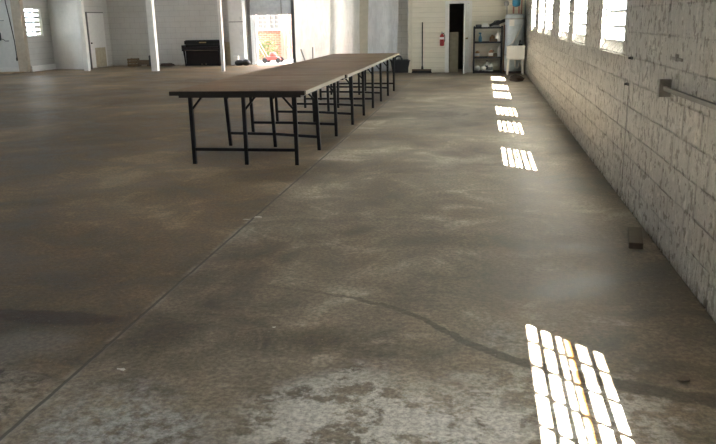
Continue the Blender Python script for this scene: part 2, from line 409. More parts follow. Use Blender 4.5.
# door_1 : store room door standing open
d1 = struct_empty('door_1', (D1, YB-.02, 0))
f = MB(); f.box(D0-.115-D1, D0-D1, -.02,.13,0,DH+.07).box(0,.085,-.02,.13,0,DH+.07).box(D0-D1,0,-.02,.13,DH,DH+.07)
f.build('door_frame', M['white'], d1)
ang = math.radians(80)
R = Matrix.Rotation(ang, 4, 'Z')
lf = MB().box(-.66,0,-.02,.02,.01,DH-.01).xf(R).build('door_leaf', M['white'], d1)
kb = MB().lathe([(.012,0),(.012,.03),(.028,.04),(.03,.055),(.02,.07)], (0,0,0), 14).xf(R @ Matrix.Translation((-.60,-.02,1.0)) @ Matrix.Rotation(PI/2,4,'X')).build('knob', M['knob'], lf)
hg = MB()
for z in (.25, 1.0, 1.72): hg.box(-.012,.012,-.012,.012,z-.05,z+.05)
hg.build('hinge', M['galv'], d1)
o = MB().box(-.13,.13,-.01,.01,0,1.17).xf(Matrix.Rotation(math.radians(-6),4,'X')).build('board', M['creamdark'])
o.location = (-.845, YB+.16, .002); tag(o, 'beige panel board leaning inside the dark doorway at the back right', 'board')

# far left: window bay, partition and return with the pale door
def wall_seg(name, p, q, th, z0, z1, mat, kind='structure'):
    p = Vector((*p,0)); q = Vector((*q,0)); d = (q-p); L = d.length; a = math.atan2(d.y, d.x)
    o = MB().box(0,L,0,th,z0,z1).build(name, mat, kind=kind); o.location = p; o.rotation_euler = (0,0,a); return o
LW = (25.30, 26.30); LZ = (1.22, 2.22)
mb = MB(); x0, x1 = -16.3, -16.0
mb.box(x0,x1,25.25,26.95,0,LZ[0]).box(x0,x1,25.25,26.95,LZ[1],HC).box(x0,x1,25.25,LW[0],*LZ).box(x0,x1,LW[1],26.95,*LZ)
mb.build('wall_left', M['wallg'], kind='structure')
r = struct_empty('window_10', (-16.08,(LW[0]+LW[1])/2,LZ[0])); hw = (LW[1]-LW[0])/2; H = LZ[1]-LZ[0]
MB().box(-.03,.02,-hw,-hw+.04,0,H).box(-.03,.02,hw-.04,hw,0,H).box(-.03,.02,-hw+.04,hw-.04,0,.04).box(-.03,.02,-hw+.04,hw-.04,H-.04,H).build('window_frame', M['white'], r)
m = MB()
for k in range(1,6): m.box(-.02,.012,-hw+.04,hw-.04,H*k/6-.032,H*k/6+.032)
m.box(-.018,.010,-.014,.014,.04,H-.04)
m.build('muntin', M['galv'], r)
MB().box(-.012,-.008,-hw+.04,hw-.04,.04,H-.04).build('pane', M['glass'], r)
MB().box(-16.34,-15.99,25.05,25.25,0,HC).build('pilaster', M['pil'], kind='structure')
MB().box(-19.2,-16.34,25.25,25.45,0,HC).build('wall_far_left', M['wallp'], kind='structure')
lwins_added = [(y, y+2.4) for y in (-4.6,3.2,11.0,18.8)]; LZ2 = (1.7,3.3)  # windows out of view, added to raise the room's daylight
mb = MB().box(-19.2,-19.0,-8.2,25.25,0,LZ2[0]).box(-19.2,-19.0,-8.2,25.25,LZ2[1],HC); prev = -8.2
for a, b in lwins_added: mb.box(-19.2,-19.0,prev,a,*LZ2); prev = b
mb.box(-19.2,-19.0,prev,25.25,*LZ2).build('wall_outer_left', M['wallg'], kind='structure')
for i,(a,b) in enumerate(lwins_added): window_side('window_%d' % (11+i), a, b, -19.1, LZ2[0], LZ2[1], 5, 4, False)  # panes for the added left openings
MB().box(-19.2,1.43,-8.4,-8.2,0,HC).build('wall_front', M['wallg'], kind='structure')
MB().box(-19.0,-16.34,25.21,25.25,0,.16).build('baseboard_far_left', M['white'], kind='structure')
MB().box(-16.0,-15.95,25.26,26.85,0,.20).box(-16.0,-15.94,25.26,26.85,.13,.15).build('baseboard_left', M['white'], kind='structure')
PX, PY = -14.45, 26.35
wall_seg('wall_partition', (-16.02,26.85), (PX,PY), .12, 0, HC, M['wallp'])
MB().box(PX-.1,PX,PY,28.4,0,HC).build('wall_partition_return', M['wallg'], kind='structure')
d2 = struct_empty('door_2', (PX, 26.75, 0))
MB().box(0,.015,0,1.25,.03,2.02).build('door_leaf', M['wallp'], d2)
MB().box(0,.03,-.07,-.0,0,2.06).box(0,.02,0,1.25,2.02,2.05).build('door_frame', M['darktrim'], d2)
MB().lathe([(.03,0),(.03,.03),(.01,.05)],n=12).xf(Matrix.Translation((.015,.12,.93)) @ Matrix.Rotation(PI/2,4,'Y')).build('knob', M['blackp'], d2)
MB().box(.015,.025,.35,1.15,.03,.75).build('kick_panel', M['creamdark'], d2)

YL = 28.4
DX0, DX1, SH = -8.48, -7.05, 1.86
MB().box(-19.2,-4.0,YL+.05,YL+.2,HC+.15,10.5).build('wall_added_sunblock', M['wallg'], kind='structure')  # unseen upper wall added to keep sun off the house outside
mb = MB(); mb.box(PX, -8.80, YL, YL+.2, 0, HC).box(-8.80, DX1+.02, YL, YL+.2, 2.9, HC).box(DX1+.02, -6.7, YL, YL+.2, 0, HC)
mb.box(-6.7,-4.1,YL,YL+.2,3.0,HC).box(-4.1,-2.0,YL,YL+.2,0,HC)  # hidden opening under this lintel is added to backlight the sheets
mb.build('wall_back_left', M['wallg'], kind='structure')
MB().box(-4.0,-3.88,23.9,28.4,0,HC).build('wall_vestibule', M['wallp'], kind='structure')
d3 = struct_empty('door_3', (DX0, YL, 0))
sh = MB(); z = SH; k = 0
while z < 2.95:
    sh.box(-.32, 1.43, .06, .10, z, min(z+.095, 2.95)); z += .09
sh.box(-.32,1.43,.05,.11,SH-.03,SH).build('shutter_curtain', M['shutter'], d3)
MB().box(-.34,-.22,-.03,.12,0,2.9).build('door_track', M['darktrim'], d3)
MB().box(-.22,-.12,.0,.16,0,SH-.03).box(-.12,-.02,.04,.18,0,SH-.03).build('door_jamb', M['jamb'], d3)
MB().box(1.43,1.55,-.03,.12,0,2.9).build('door_track', M['darktrim'], d3)
MB().box(.98,1.0,.03,.06,SH,2.9).build('pull_chain', M['darktrim'], d3)

# white posts
def post(x, y, wx, wy, label):
    o = MB().box(-wx/2,wx/2,-wy/2,wy/2,0,HC).build('roof_post', M['white'], bev=.01); o.location = (x,y,0); return tag(o, label, 'post')
post(-13.93+.0, 25.45, .17, .17, 'white post in front of the pale door, leftmost of three')
post(-11.15, 25.0, .22, .2, 'wide white post in front of the low wooden clutter')
post(-8.53, 24.5, .105, .105, 'thin white post at the right end of the black piano')

# hanging plastic sheets
def sheet(x0, x1, y, z0, z1, label, seed, amp=.05, freq=9, mat='sheet1'):
    rnd = random.Random(seed); bm = bmesh.new(); nx, nz = 90, 36; grid = []
    ph = [(rnd.uniform(.5,1.6)*freq, rnd.uniform(0,6), rnd.uniform(.3,1)) for _ in range(6)]
    for j in range(nz+1):
        row = []
        for i in range(nx+1):
            u = i/nx; v = j/nz; x = x0+(x1-x0)*u; z = z0+(z1-z0)*v
            w = sum(a*math.sin(f*(x-x0)+p+.7*math.sin(2.2*v+p)) for f, p, a in ph)/3
            edge = .04*math.sin(5*v+seed)*(abs(u-.5)*2)**4
            row.append(bm.verts.new((x+edge-(x0+x1)/2, amp*w*(1.2-.5*v), z)))
        grid.append(row)
    for j in range(nz):
        for i in range(nx):
            bm.faces.new((grid[j][i],grid[j][i+1],grid[j+1][i+1],grid[j+1][i])).smooth = True
    q = MB(); q.bm.free(); q.bm = bm
    o = q.build('plastic_sheet', M[mat]); o.location = ((x0+x1)/2, y, 0)
    s = o.modifiers.new('thickness', 'SOLIDIFY'); s.thickness = .003
    return tag(o, label, 'plastic sheet')
sheet(-5.80,-4.48,23.58,.02,HC-.05,'brightest milky plastic sheet, hanging right of the open doorway',3,.05,7)
sheet(-4.66,-3.74,23.50,.02,HC-.05,'wrinkled narrow plastic sheet hanging between two wider sheets',11,.05,11)
sheet(-3.47,-2.54,23.58,.02,HC-.05,'grey white plastic sheet hanging beside the white block wall strip',23,.035,8,'sheet3')
MB().box(-3.76,-3.42,23.62,23.75,0,HC).build('trim_2', M['cream'], kind='structure')
MB().box(-5.89,-5.80,23.54,23.66,0,HC).build('trim_3', M['darktrim'], kind='structure')

# ------------------------------------------------------------------ tables
def table(y0, y1, seam, rows, label, xl=-3.43, xr=-1.885, zt=.834):
    xm = (xl+xr)/2; hw = (xr-xl)/2; L = y1-y0; th = .028
    t = thing('folding_table', label, 'table', (xm, y0, 0), 0, 'row of long tables')
    a = [0] + [q-y0 for q in seam] + [L]
    for p, q in zip(a, a[1:]):
        MB().box(-hw,hw,p+.003,q-.003,zt-th,zt).build('top_panel', M['tabletop'], t, bev=.003)
    MB().box(-hw,hw,-.012,.0,zt-.046,zt-.001).build('shade_end_strip', M['tabledark'], t)  # dark strip paints in the shade on the table's front face
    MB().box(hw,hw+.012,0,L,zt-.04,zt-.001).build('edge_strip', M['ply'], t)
    for q in ((-hw+.1,hw-.05,.01,.03),(-hw+.1,hw-.05,L-.04,L-.02),(-hw+.10,-hw+.12,.03,L-.04),(hw-.07,hw-.05,.03,L-.04)):
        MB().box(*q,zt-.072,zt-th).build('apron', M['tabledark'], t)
    xs = (-3.235-xm, -2.61-xm, -1.965-xm)
    for fy, dt in rows:
        xs = (xs[0], xs[1], (-2.025 if fy[2] < 8.5 else -1.985 if fy[2] < 11 else -1.955)-xm)
        fs = [f-y0 for f in fy]
        yz = lambda i, z: fs[i]-dt*z/(zt-th)
        for i, x in enumerate(xs):
            MB().bar((x,fs[i],0),(x,fs[i]-dt,zt-th),.040,.036,up=(0,1,0)).build('leg', M['steel'], t)
            k = -1 if i == 2 else 1; zb = .62
            MB().bar((x+k*.012,yz(i,zb),zb),(x+k*.17,fs[i]-dt,zt-th-.003),.016,.022).build('brace', M['steel'], t)
        for i in (0,1):
            MB().bar((xs[i]+.018,yz(i,.17),.17),(xs[i+1]-.018,yz(i+1,.17),.17),.026,.034).build('stretcher', M['steel'], t)
    return t
def R3(r): return (r+.30, r+.24, r)
table(8.0,10.40,[9.3],[((8.11,8.10,8.10),.0),((9.40,9.33,9.11),.12),((10.42,10.40,10.26),.06)],'nearest plywood topped folding table with black steel legs')
table(10.42,13.80,[12.05],[(R3(11.45),.06),(R3(12.60),.06),((13.74,13.74,13.70),.0)],'middle plywood topped folding table in the long row',-3.43,-1.85)
table(13.82,17.22,[15.4],[(R3(14.85),.05),(R3(15.98),.05),((17.12,17.12,17.08),.0)],'farthest plywood topped folding table, nearest the plastic sheets',-3.36,-1.855)

# ------------------------------------------------------------------ far left objects
p = thing('upright_piano', 'black upright piano against the far back wall', 'piano', (-10.5, 28.36, 0))
W = .72
MB().box(-W,W,-.34,-.0,.0,.80).build('case', M['black'], p, bev=.01)
MB().box(-W-.02,W+.02,-.37,.0,.80,.93).box(-W+.02,W-.02,-.36,.0,.93,.955).build('lid', M['black'], p, bev=.01)
MB().box(-W-.05,W+.05,-.60,-.34,.56,.64).build('key_shelf', M['black'], p, bev=.01)
MB().prism([(-W,.64),(W,.64),(W,.70),(-W,.70)],-.58,-.36).build('fallboard', M['panelred'], p, bev=.01)
for s in (-1,1):
    MB().box(s*(W+.01)-.045,s*(W+.01)+.045,-.60,-.34,.64,.78).build('arm', M['black'], p, bev=.015)
    MB().tube([(s*(W-.02),-.54,.56),(s*(W-.03),-.54,.40),(s*(W-.05),-.54,.12),(s*(W-.06),-.54,0)],.03,10,radii=[.045,.036,.026,.03]).build('leg', M['black'], p)
MB().box(-W+.08,W-.08,-.352,-.34,.07,.53).build('lower_panel', M['panelred'], p)
MB().box(-W+.05,W-.05,-.605,-.60,.575,.592).build('rail_highlight', M['wood'], p)
MB().box(-.14,.14,-.374,-.37,.845,.885).build('name_plate', M['knob'], p)
for x in (-.08,.08): MB().box(x-.015,x+.015,-.42,-.34,.05,.065).build('pedal', M['knob'], p)

c = thing('wooden_crate', 'low slatted brown crate left of the clutter by the back wall', 'crate', (-13.42, 28.1, 0))
mb = MB()
for z in (.02,.12,.22): mb.box(-.17,.17,-.18,-.165,z,z+.075).box(-.17,.17,.165,.18,z,z+.075).box(-.17,-.155,-.165,.165,z,z+.075).box(.155,.17,-.165,.165,z,z+.075)
mb.build('slat', M['card'], c)
MB().box(-.155,.155,-.165,.165,.0,.02).build('base', M['wood'], c)
for x in (-.14,.14):
    for y in (-.152,.152): MB().box(x-.014,x+.014,y-.012,y+.012,.02,.31).build('corner_post', M['wood'], c)
b = thing('wooden_bench', 'low brown wooden bench between the crate and the wide white post', 'bench', (-12.98, 28.1, 0))
MB().box(-.24,.22,-.14,.14,.20,.235).build('seat', M['wood'], b, bev=.005)
for x in (-.2,.18): MB().box(x-.02,x+.02,-.12,.12,0,.20).build('leg', M['wood'], b)
MB().box(-.18,.16,-.125,-.105,.06,.2).build('apron', M['wood'], b)
o = MB().lathe([(.075,0),(.085,.02),(.085,.38),(.075,.40),(.03,.41),(.03,.44)],n=18).build('metal_can', M['blackp']); o.location=(-12.66,28.05,0); tag(o,'tall dark can standing at the right end of the low bench','can')
o = MB().box(-.26,.22,-.2,.2,0,.035).box(-.24,.18,-.17,.18,.035,.07).box(-.25,.12,-.18,.15,.07,.10).build('folded_tarp', M['mat'], bev=.015); o.location=(-12.0,28.1,0); tag(o,'dark folded tarp lying on the floor left of the piano','tarp')
o = MB().box(-.14,.14,-.012,.012,0,.86).xf(Matrix.Rotation(math.radians(-4),4,'X')).build('board', M['creamdark']); o.location=(-9.61,28.31,.002); tag(o,'beige board leaning on the wall between piano and white cupboard','board')
o = MB().box(-.45,.40,-.10,.10,0,.035).build('wooden_plank', M['plank'], bev=.004); o.location=(-16.45,24.75,0); o.rotation_euler=(0,0,.15); tag(o,'tan wooden plank lying on the floor below the hanging cable','plank')
o = MB().box(-.3,.3,-.06,.06,0,.03).build('wooden_plank', M['plank'], bev=.004); o.location=(-16.5,24.45,0); o.rotation_euler=(0,0,-.1); tag(o,'short tan offcut lying in front of the longer plank','plank')

w = thing('cupboard', 'tall pale cupboard with upper and lower doors by the roller door', 'cupboard', (-9.14, 28.38, 0))
MB().box(-.31,.27,-.32,0,0,2.75).build('carcass', M['wallp'], w)
for z0,z1 in ((.03,1.58),(1.61,2.73)):
    d = MB().box(-.29,.25,-.345,-.32,z0,z1).build('door', M['wallp'], w, bev=.004)
    MB().bar((.17,-.36,z0+(1.08 if z0<1 else .05)),(.17,-.36,z0+(1.2 if z0<1 else .17)),.02,.02).build('handle', M['galv'], d)
    if z0<1: pass
MB().box(-.30,.26,-.335,-.32,1.583,1.607).build('rail', M['darktrim'], w)
mb = MB().blob((0,0,.11),.20,2,.12,(1.0,.8,.55)); mb.blob((.25,.02,.12),.17,2,.12,(1,.8,.72))
o = mb.build('black_bag', M['blackp'], smooth=True); o.location=(-9.0,27.72,0); tag(o,'black bag slumped on the floor in front of the pale cupboard','bag')
o = MB().box(-.09,.09,-.07,.07,0,.13).box(-.095,.095,-.075,.075,.115,.135).build('white_carton', M['whitep'], bev=.004); o.location=(-9.12,27.72,.225); tag(o,'small white carton resting on the black bag','carton')

# cable and electric box on the far left wall
o = MB().tube([(-16.62,25.17,2.9),(-16.60,25.17,2.4),(-16.52,25.16,1.8),(-16.44,25.15,1.1),(-16.42,25.14,.52)],.016,8).build('power_cable', M['cable'])
e = thing('power_cable', 'black cable hanging with its plug down the far left wall', 'cable', (0,0,0)); o.name='cord'; o.parent=e; e.name='power_cable'
MB().tube([(-16.42,25.14,.53),(-16.42,25.14,.47),(-16.42,25.14,.40)],.03,10,radii=[.02,.04,.034]).build('plug', M['cable'], e)
e = thing('electric_box', 'dark electric box with conduit at the left edge of the picture', 'electric box', (-17.12,25.253,1.25))
MB().box(-.12,.12,-.09,0,-.14,.14).build('case', M['blackp'], e, bev=.008)
MB().tube([(.12,-.04,-.08),(.22,-.04,-.10),(.28,-.04,-.16),(.42,-.04,-.16)],.012,8).build('conduit', M['cable'], e)
MB().tube([(0,-.04,.14),(0,-.04,.5),(.05,-.04,.55),(.32,-.04,.55)],.010,8).build('conduit', M['galv'], e)
MB().box(-.05,.05,-.10,-.09,-.03,.07).build('cover', M['greyp'], e)

# two sticks leaning on the plastic
o = MB().tube([(-5.72,23.75,0),(-5.72,24.0,.72)],.016,8).xf(Matrix.Identity(4)).build('wooden_stick', M['wood'])
bpy.data.objects.remove(o)
o = MB().tube([(.30,-.22,0.0),(.0,-.02,.72)],.02,8).build('wooden_stick', M['greyp']); o.location=(-5.60,23.48,0); tag(o,'slanting thin stick propped against the bright plastic sheet','stick')
o = MB().tube([(.02,-.2,0),(0,0,.78)],.02,8).build('wooden_stick', M['greyp']); o.location=(-5.22,23.47,0); tag(o,'upright thin stick right of the slanting one by the plastic','stick')

# ------------------------------------------------------------------ back right objects
t = thing('plastic_tub', 'black plastic tub under the far end of the tables, left of broom', 'tub', (-2.44,23.25,0))
mb = MB(); mb.hexa([(-.24,-.2,0),(.24,-.2,0),(.24,.2,0),(-.24,.2,0),(-.29,-.25,.36),(.29,-.25,.36),(.29,.25,.36),(-.29,.25,.36)]).build('body', M['blackp'], t, bev=.02)
mb = MB().box(-.31,.31,-.27,-.24,.345,.375).box(-.31,.31,.24,.27,.345,.375).box(-.31,-.28,-.24,.24,.345,.375).box(.28,.31,-.24,.24,.345,.375).build('rim', M['blackp'], t, bev=.006)
MB().tube([(-.16,-.12,.36),(-.15,-.12,.45),(-.08,-.12,.50),(.0,-.12,.49),(.04,-.12,.42),(.05,-.12,.36)],.028,10).build('handle', M['blackp'], t)

b = thing('push_broom', 'wide push broom standing against the cream siding wall', 'broom', (-1.76,22.90,0))
MB().box(-.31,.27,-.035,.035,.07,.115).build('head', M['wood'], b, bev=.008)
MB().hexa([(-.32,-.05,0),(.28,-.05,0),(.28,.05,0),(-.32,.05,0),(-.30,-.03,.07),(.26,-.03,.07),(.26,.03,.07),(-.30,.03,.07)]).build('bristles', M['bristle'], b)
MB().tube([(0,0,.10),(-.005,.06,.8),(-.01,.12,1.47)],.016,10).build('handle', M['steel'], b)
MB().lathe([(.035,.11),(.035,.15),(.022,.22)],n=12).build('socket', M['blackp'], b)

e = thing('fire_extinguisher', 'red fire extinguisher hung on the wall left of the open door', 'fire extinguisher', (-1.185,22.965,.78))
MB().lathe([(.05,0),(.062,.012),(.066,.03),(.066,.27),(.055,.31),(.028,.335),(.022,.35)],n=20).build('cylinder', M['red'], e)
MB().lathe([(.02,.35),(.02,.38),(.012,.39)],n=12).build('valve', M['galv'], e)
MB().box(-.012,.012,-.09,.02,.375,.388).box(-.012,.012,-.085,.0,.40,.412).build('lever', M['blackp'], e)
MB().tube([(.02,-.02,.365),(.06,-.04,.35),(.085,-.04,.28),(.08,-.03,.12)],.010,8).build('hose', M['rubber'], e)
MB().lathe([(.0668,.19),(.0672,.195),(.0672,.25),(.0668,.255)],n=20).build('label_band', M['whitep'], e)
MB().box(-.03,.03,.055,.087,.06,.36).build('bracket', M['steel'], e)

s = thing('shelving_unit', 'black four tier shelving unit right of the open door', 'shelf', (.155,22.80,0))
SZ = [.02,.43,.86,1.27]
for z in SZ:
    mb = MB().box(-.395,.395,-.2,.2,z,z+.02).box(-.395,.395,-.21,-.195,z-.012,z+.035).box(-.395,.395,.195,.21,z-.012,z+.035).box(-.405,-.39,-.195,.195,z-.012,z+.035).box(.39,.405,-.195,.195,z-.012,z+.035)
    mb.build('shelf', M['blackp'], s)
for x in (-.395,.395):
    for y in (-.195,.195): MB().lathe([(.028,0),(.024,.03),(.024,1.31),(.018,1.33)],(x,y,0),12).build('upright', M['blackp'], s)
SX, SY = .155, 22.80
def put(o, x, z, label, cat, y=0, rz=0, group=None):
    o.location = (SX+x, SY+y, z+.021); o.rotation_euler = (0,0,rz); return tag(o, label, cat, group)
def jug(name, col, lab, h, r, label, x, z, cat, y=-.05):
    t = thing(name, label, cat); put(t, x, z, label, cat, y)
    MB().lathe([(r*.95,0),(r,.01),(r,h*.62),(r*.75,h*.76),(r*.32,h*.86),(r*.32,h*.93)],n=16).build('body', M[col], t)
    MB().lathe([(r*.36,h*.92),(r*.36,h),(r*.3,h*1.01)],n=12).build('cap', M[lab], t)
    MB().lathe([(r*1.012,h*.15),(r*1.02,h*.17),(r*1.02,h*.52),(r*1.012,h*.54)],n=16).build('label_band', M[lab], t)
    MB().tube([(r*.3,0,h*.86),(r*.9,0,h*.84),(r*1.05,0,h*.7),(r*.95,0,h*.58)],r*.12,8).build('handle', M[col], t)
    return t
# top
t = thing('tool_case','black tool case at the left end of the shelf top','case'); put(t,-.275,1.27,t['label'],'case')
MB().box(-.085,.085,-.12,.12,0,.085).build('shell', M['blackp'], t, bev=.015); MB().tube([(-.05,-.12,.05),(-.05,-.155,.05),(.05,-.155,.05),(.05,-.12,.05)],.01,8).build('handle', M['greyp'], t)
o = MB().box(-.10,.10,-.1,.1,0,.07).box(-.08,.07,-.08,.08,.07,.115).build('carton', M['whitep'], bev=.01); put(o,-.085,1.27,'grey white carton in the middle of the shelf top','carton')
t = thing('leaf_blower','long black power tool lying across the right of shelf top','power tool'); put(t,.243,1.27,t['label'],'power tool',0,.08)
MB().tube([(-.21,0,.05),(-.1,0,.08),(.02,0,.11),(.12,0,.15),(.27,0,.2)],.05,12,radii=[.035,.05,.06,.045,.05]).build('body', M['blackp'], t)
MB().tube([(-.1,0,.12),(-.06,0,.17),(.06,0,.185),(.10,0,.15)],.016,8).build('handle', M['blackp'], t)
MB().box(-.12,.08,-.04,.04,0,.06).build('foot', M['greyp'], t)
# second
t = thing('spray_bottle','blue spray bottle standing alone on the second shelf','bottle'); put(t,-.22,.86,t['label'],'bottle',-.06)
MB().lathe([(.045,0),(.05,.01),(.05,.13),(.02,.2),(.018,.23)],n=14).build('body', M['bluep'], t); MB().box(-.05,.03,-.014,.014,.23,.27).build('trigger_head', M['bluep'], t)
jug('jug','amber','brownlab',.20,.075,'amber jug on the second shelf beside the white jug',.12,.86,'jug')
jug('jug','whitep','whitep',.30,.075,'tall white jug at the right of the second shelf',.285,.86,'jug')
o = MB().box(-.1,.1,-.03,.03,0,.075).box(-.09,.09,-.025,.025,.075,.09).build('carton', M['card'], bev=.004); put(o,.17,.86,'flat brown carton in front of the jugs on second shelf','carton',-.155+.03)
o.location.y = SY-.152
# third
jug('jug','amber','whitep',.21,.06,'tan bottle at the left end of the third shelf',-.30,.43,'bottle')
jug('jug','brownlab','whitep',.23,.075,'jug with brown label on the third shelf left of white bottle',.10,.43,'jug')
jug('jug','whitep','whitep',.31,.055,'slim white bottle at the right of the third shelf',.33,.43,'bottle')
o = MB().lathe([(.05,0),(.055,.01),(.055,.10),(.05,.115)],n=14).build('tin', M['wood']); put(o,.215,.43,'small dark tin between the jug and the slim white bottle','tin',-.13)
# bottom
for i,(x,z,r,l) in enumerate([(-.275,0,.078,'white plastic bag at the left of the bottom shelf'),(-.10,0,.075,'white plastic bag beside the leftmost bag on bottom shelf')]):
    o = MB().blob((0,0,r*1.17),r,2,.16,(1.1,1,1.0)).build('plastic_bag', M['whitep'], smooth=True); put(o,x,.02,l,'bag',-.04)
jug('jug','whitep','greyp',.25,.075,'white jug with grey cap on the bottom shelf',.09,.02,'jug',-.06)
jug('jug','whitep','blackp',.30,.06,'white bottle with black cap behind the bottom shelf jug',-.01,.02,'bottle',.115)

# water heater corner
w = thing('water_heater','tall grey blue water heater in the corner behind the white sink','water heater',(.90,22.62,0))
MB().lathe([(.25,.06),(.27,.07),(.27,1.60),(.25,1.64),(.1,1.66)],n=32).build('tank', M['tank'], w)
MB().lathe([(.24,0),(.24,.06)],n=24).build('base', M['darktrim'], w)
MB().lathe([(.2735,.5),(.275,.505),(.275,.53),(.2735,.535)],n=32).build('seam_band', M['galv'], w)
MB().lathe([(.2735,1.5),(.275,1.505),(.275,1.53),(.2735,1.535)],n=32).build('seam_band', M['galv'], w)
MB().box(-.16,-.02,-.285,-.25,1.32,1.50).build('rating_plate', M['whitep'], w)
for x in (-.05,.10): MB().tube([(x,-.05,1.65),(x,-.05,1.83),(x,-.05,2.3)],.022,10).build('pipe', M['copper'], w)
MB().tube([(.18,.08,1.64),(.18,.08,2.6)],.02,10).build('pipe', M['copper'], w)
MB().lathe([(.03,1.84),(.10,1.87),(.115,1.93),(.115,2.25),(.06,2.32)],(.02,-.16,0),20).build('expansion_tank', M['blue'], w)
MB().tube([(-.23,-.05,1.62),(-.23,-.06,1.80),(-.24,-.08,1.88)],.016,8).build('relief_pipe', M['galv'], w)
MB().lathe([(.02,1.86),(.07,1.90),(.075,1.97),(.03,2.02)],(-.25,-.10,0),16).build('relief_cap', M['galv'], w)
# diagonal white hoses
for k in range(5):
    MB().tube([(.24-.055*k+.0,-.30-.01*k,1.45-.12*k),(.10-.055*k,-.31,1.10-.08*k),(-.05-.03*k,-.33,.83)],.009,6).build('hose', M['whitep'], w)
o = MB().box(-.04,.04,-.012,.012,0,1.36).build('board', M['rust']); o.location=(.652,22.98,0); o.rotation_euler=(math.radians(-1.5),0,0); tag(o,'narrow rust coloured board standing left of the water heater','board')
k = thing('utility_sink','white plastic utility sink on legs in front of the water heater','sink',(.925,22.06,0))
mb = MB(); tw,td = .245,.20
mb.hexa([(-tw+.05,-td+.04,.40),(tw-.05,-td+.04,.40),(tw-.05,td-.04,.40),(-tw+.05,td-.04,.40),(-tw+.02,-td+.01,.44),(tw-.02,-td+.01,.44),(tw-.02,td-.01,.44),(-tw+.02,td-.01,.44)])
for a in ((-tw,tw,-td,-td+.02),(-tw,tw,td-.02,td),(-tw,-tw+.02,-td+.02,td-.02),(tw-.02,tw,-td+.02,td-.02)): mb.box(*a,.435,.78)
mb.box(-tw-.015,tw+.015,-td-.015,-td+.02,.755,.785).box(-tw-.015,tw+.015,td-.02,td+.04,.755,.785)
mb.build('basin', M['sink'], k, bev=.008)
for x in (-1,1):
    for y in (-1,1): MB().bar((x*.215,y*.17,0),(x*.19,y*.15,.42),.045,.04).build('leg', M['sink'], k)
MB().tube([(0,0,.42),(0,0,.26),(.02,.02,.18),(.07,.04,.17),(.11,.06,.22),(.11,.12,.3)],.024,10).build('drain_pipe', M['whitep'], k)
MB().tube([(.12,.17,.785),(.12,.17,.90),(.12,.10,.93),(.12,.04,.90)],.016,10).build('faucet', M['blackp'], k)
MB().box(.08,.2,.15,.21,.785,.83).build('faucet_body', M['blackp'], k, bev=.008)
bm_ = MB().blob((0,0,.02),.20,3,.10,(.95,3.2,.45))
for v in bm_.bm.verts: v.co.z = max(v.co.z, 0)
o = bm_.build('floor_mat', M['mat'], smooth=True); o.location=(.89,20.1,.0); tag(o,'crumpled dark brown mat on the floor in front of the sink','mat')
o = MB().tube([(1.19,22.9,.7),(1.19,22.9,1.2),(1.19,22.9,HC)],.02,8).build('wall_pipe', M['galv']); tag(o,'grey pipe running up the right corner behind the sink','pipe')

# ------------------------------------------------------------------ right wall fittings and floor litter
r = thing('wall_rail','grey rail with square end bracket fixed to the right wall','rail',(WX,5.27,1.085))
MB().box(-.075,0,-.02,.02,-.055,.06).build('end_bracket', M['rail'], r, bev=.004)
MB().bar((-.04,-.02,.0),(-.04,-2.2,.015),.024,.028).build('bar', M['rail'], r, bev=.004)
MB().box(-.06,0,-1.92,-1.88,-.05,.05).build('bracket', M['galv'], r, bev=.004)
for i,(y,z,l) in enumerate([(6.66,1.212,'upper small mark on the right wall beyond the rail'),(6.76,.99,'lower small mark on the right wall beyond the rail')]):
    o = MB().bar((0,0,0),(-.03,0,0),.018,.018).box(-.008,0,-.035,.035,-.012,.012).build('wall_mark', M['darktrim']); o.location=(WX,y,z); tag(o,l,'bolt')  # small wall marks built as raised dark bits
o = MB().box(-.012,0,-.13,.13,-.010,.010).box(-.018,0,-.02,.02,-.014,.03).build('mortar_mark', M['rail'], bev=.004); o.location=(WX,5.14,1.28); tag(o,'small mortar mark on the right wall above the rail','bracket')  # mortar mark built as a thin raised plate
o = MB().box(-.047,.047,-.21,.21,0,.045).build('wood_block', M['greywood'], bev=.005); o.location=(1.108,5.385,0); o.rotation_euler=(0,0,-.16); tag(o,'short weathered timber block on the floor against the right wall','timber block')
def scrap(x, y, s, mat, label, name='paper_scrap', cat='scrap'):
    q = MB(); nn = 7; pts = [(s*random.uniform(.5,1)*math.cos(2*PI*i/nn), s*random.uniform(.3,.7)*math.sin(2*PI*i/nn)) for i in range(nn)]
    v = [q.bm.verts.new((a,b,random.uniform(.001,.012))) for a,b in pts]; v2 = [q.bm.verts.new((p.co.x,p.co.y,p.co.z+.002)) for p in v]
    q.bm.faces.new(v); q.bm.faces.new(v2[::-1])
    for i in range(nn): q.bm.faces.new((v[i],v[(i+1)%nn],v2[(i+1)%nn],v2[i]))
    o = q.build(name, M[mat]); o.location = (x,y,0); return tag(o,label,cat)
scrap(-1.79,5.78,.05,'paper','pale scrap lying on the floor joint in front of the tables')
scrap(-1.87,5.70,.035,'paper','smaller pale scrap just left of the scrap on the joint')
scrap(-1.63,2.98,.03,'paper','pale paint chip on the floor right of the joint')
scrap(-1.05,3.55,.012,'paper','tiny white fleck on the dark stained floor')
o = MB().blob((0,0,.006),.022,2,.25,(1.3,.9,.4)).build('pebble', M['greywood'], smooth=True); o.location=(.905,3.19,.004); tag(o,'small dark pebble on the floor near the sunlit patch','pebble')

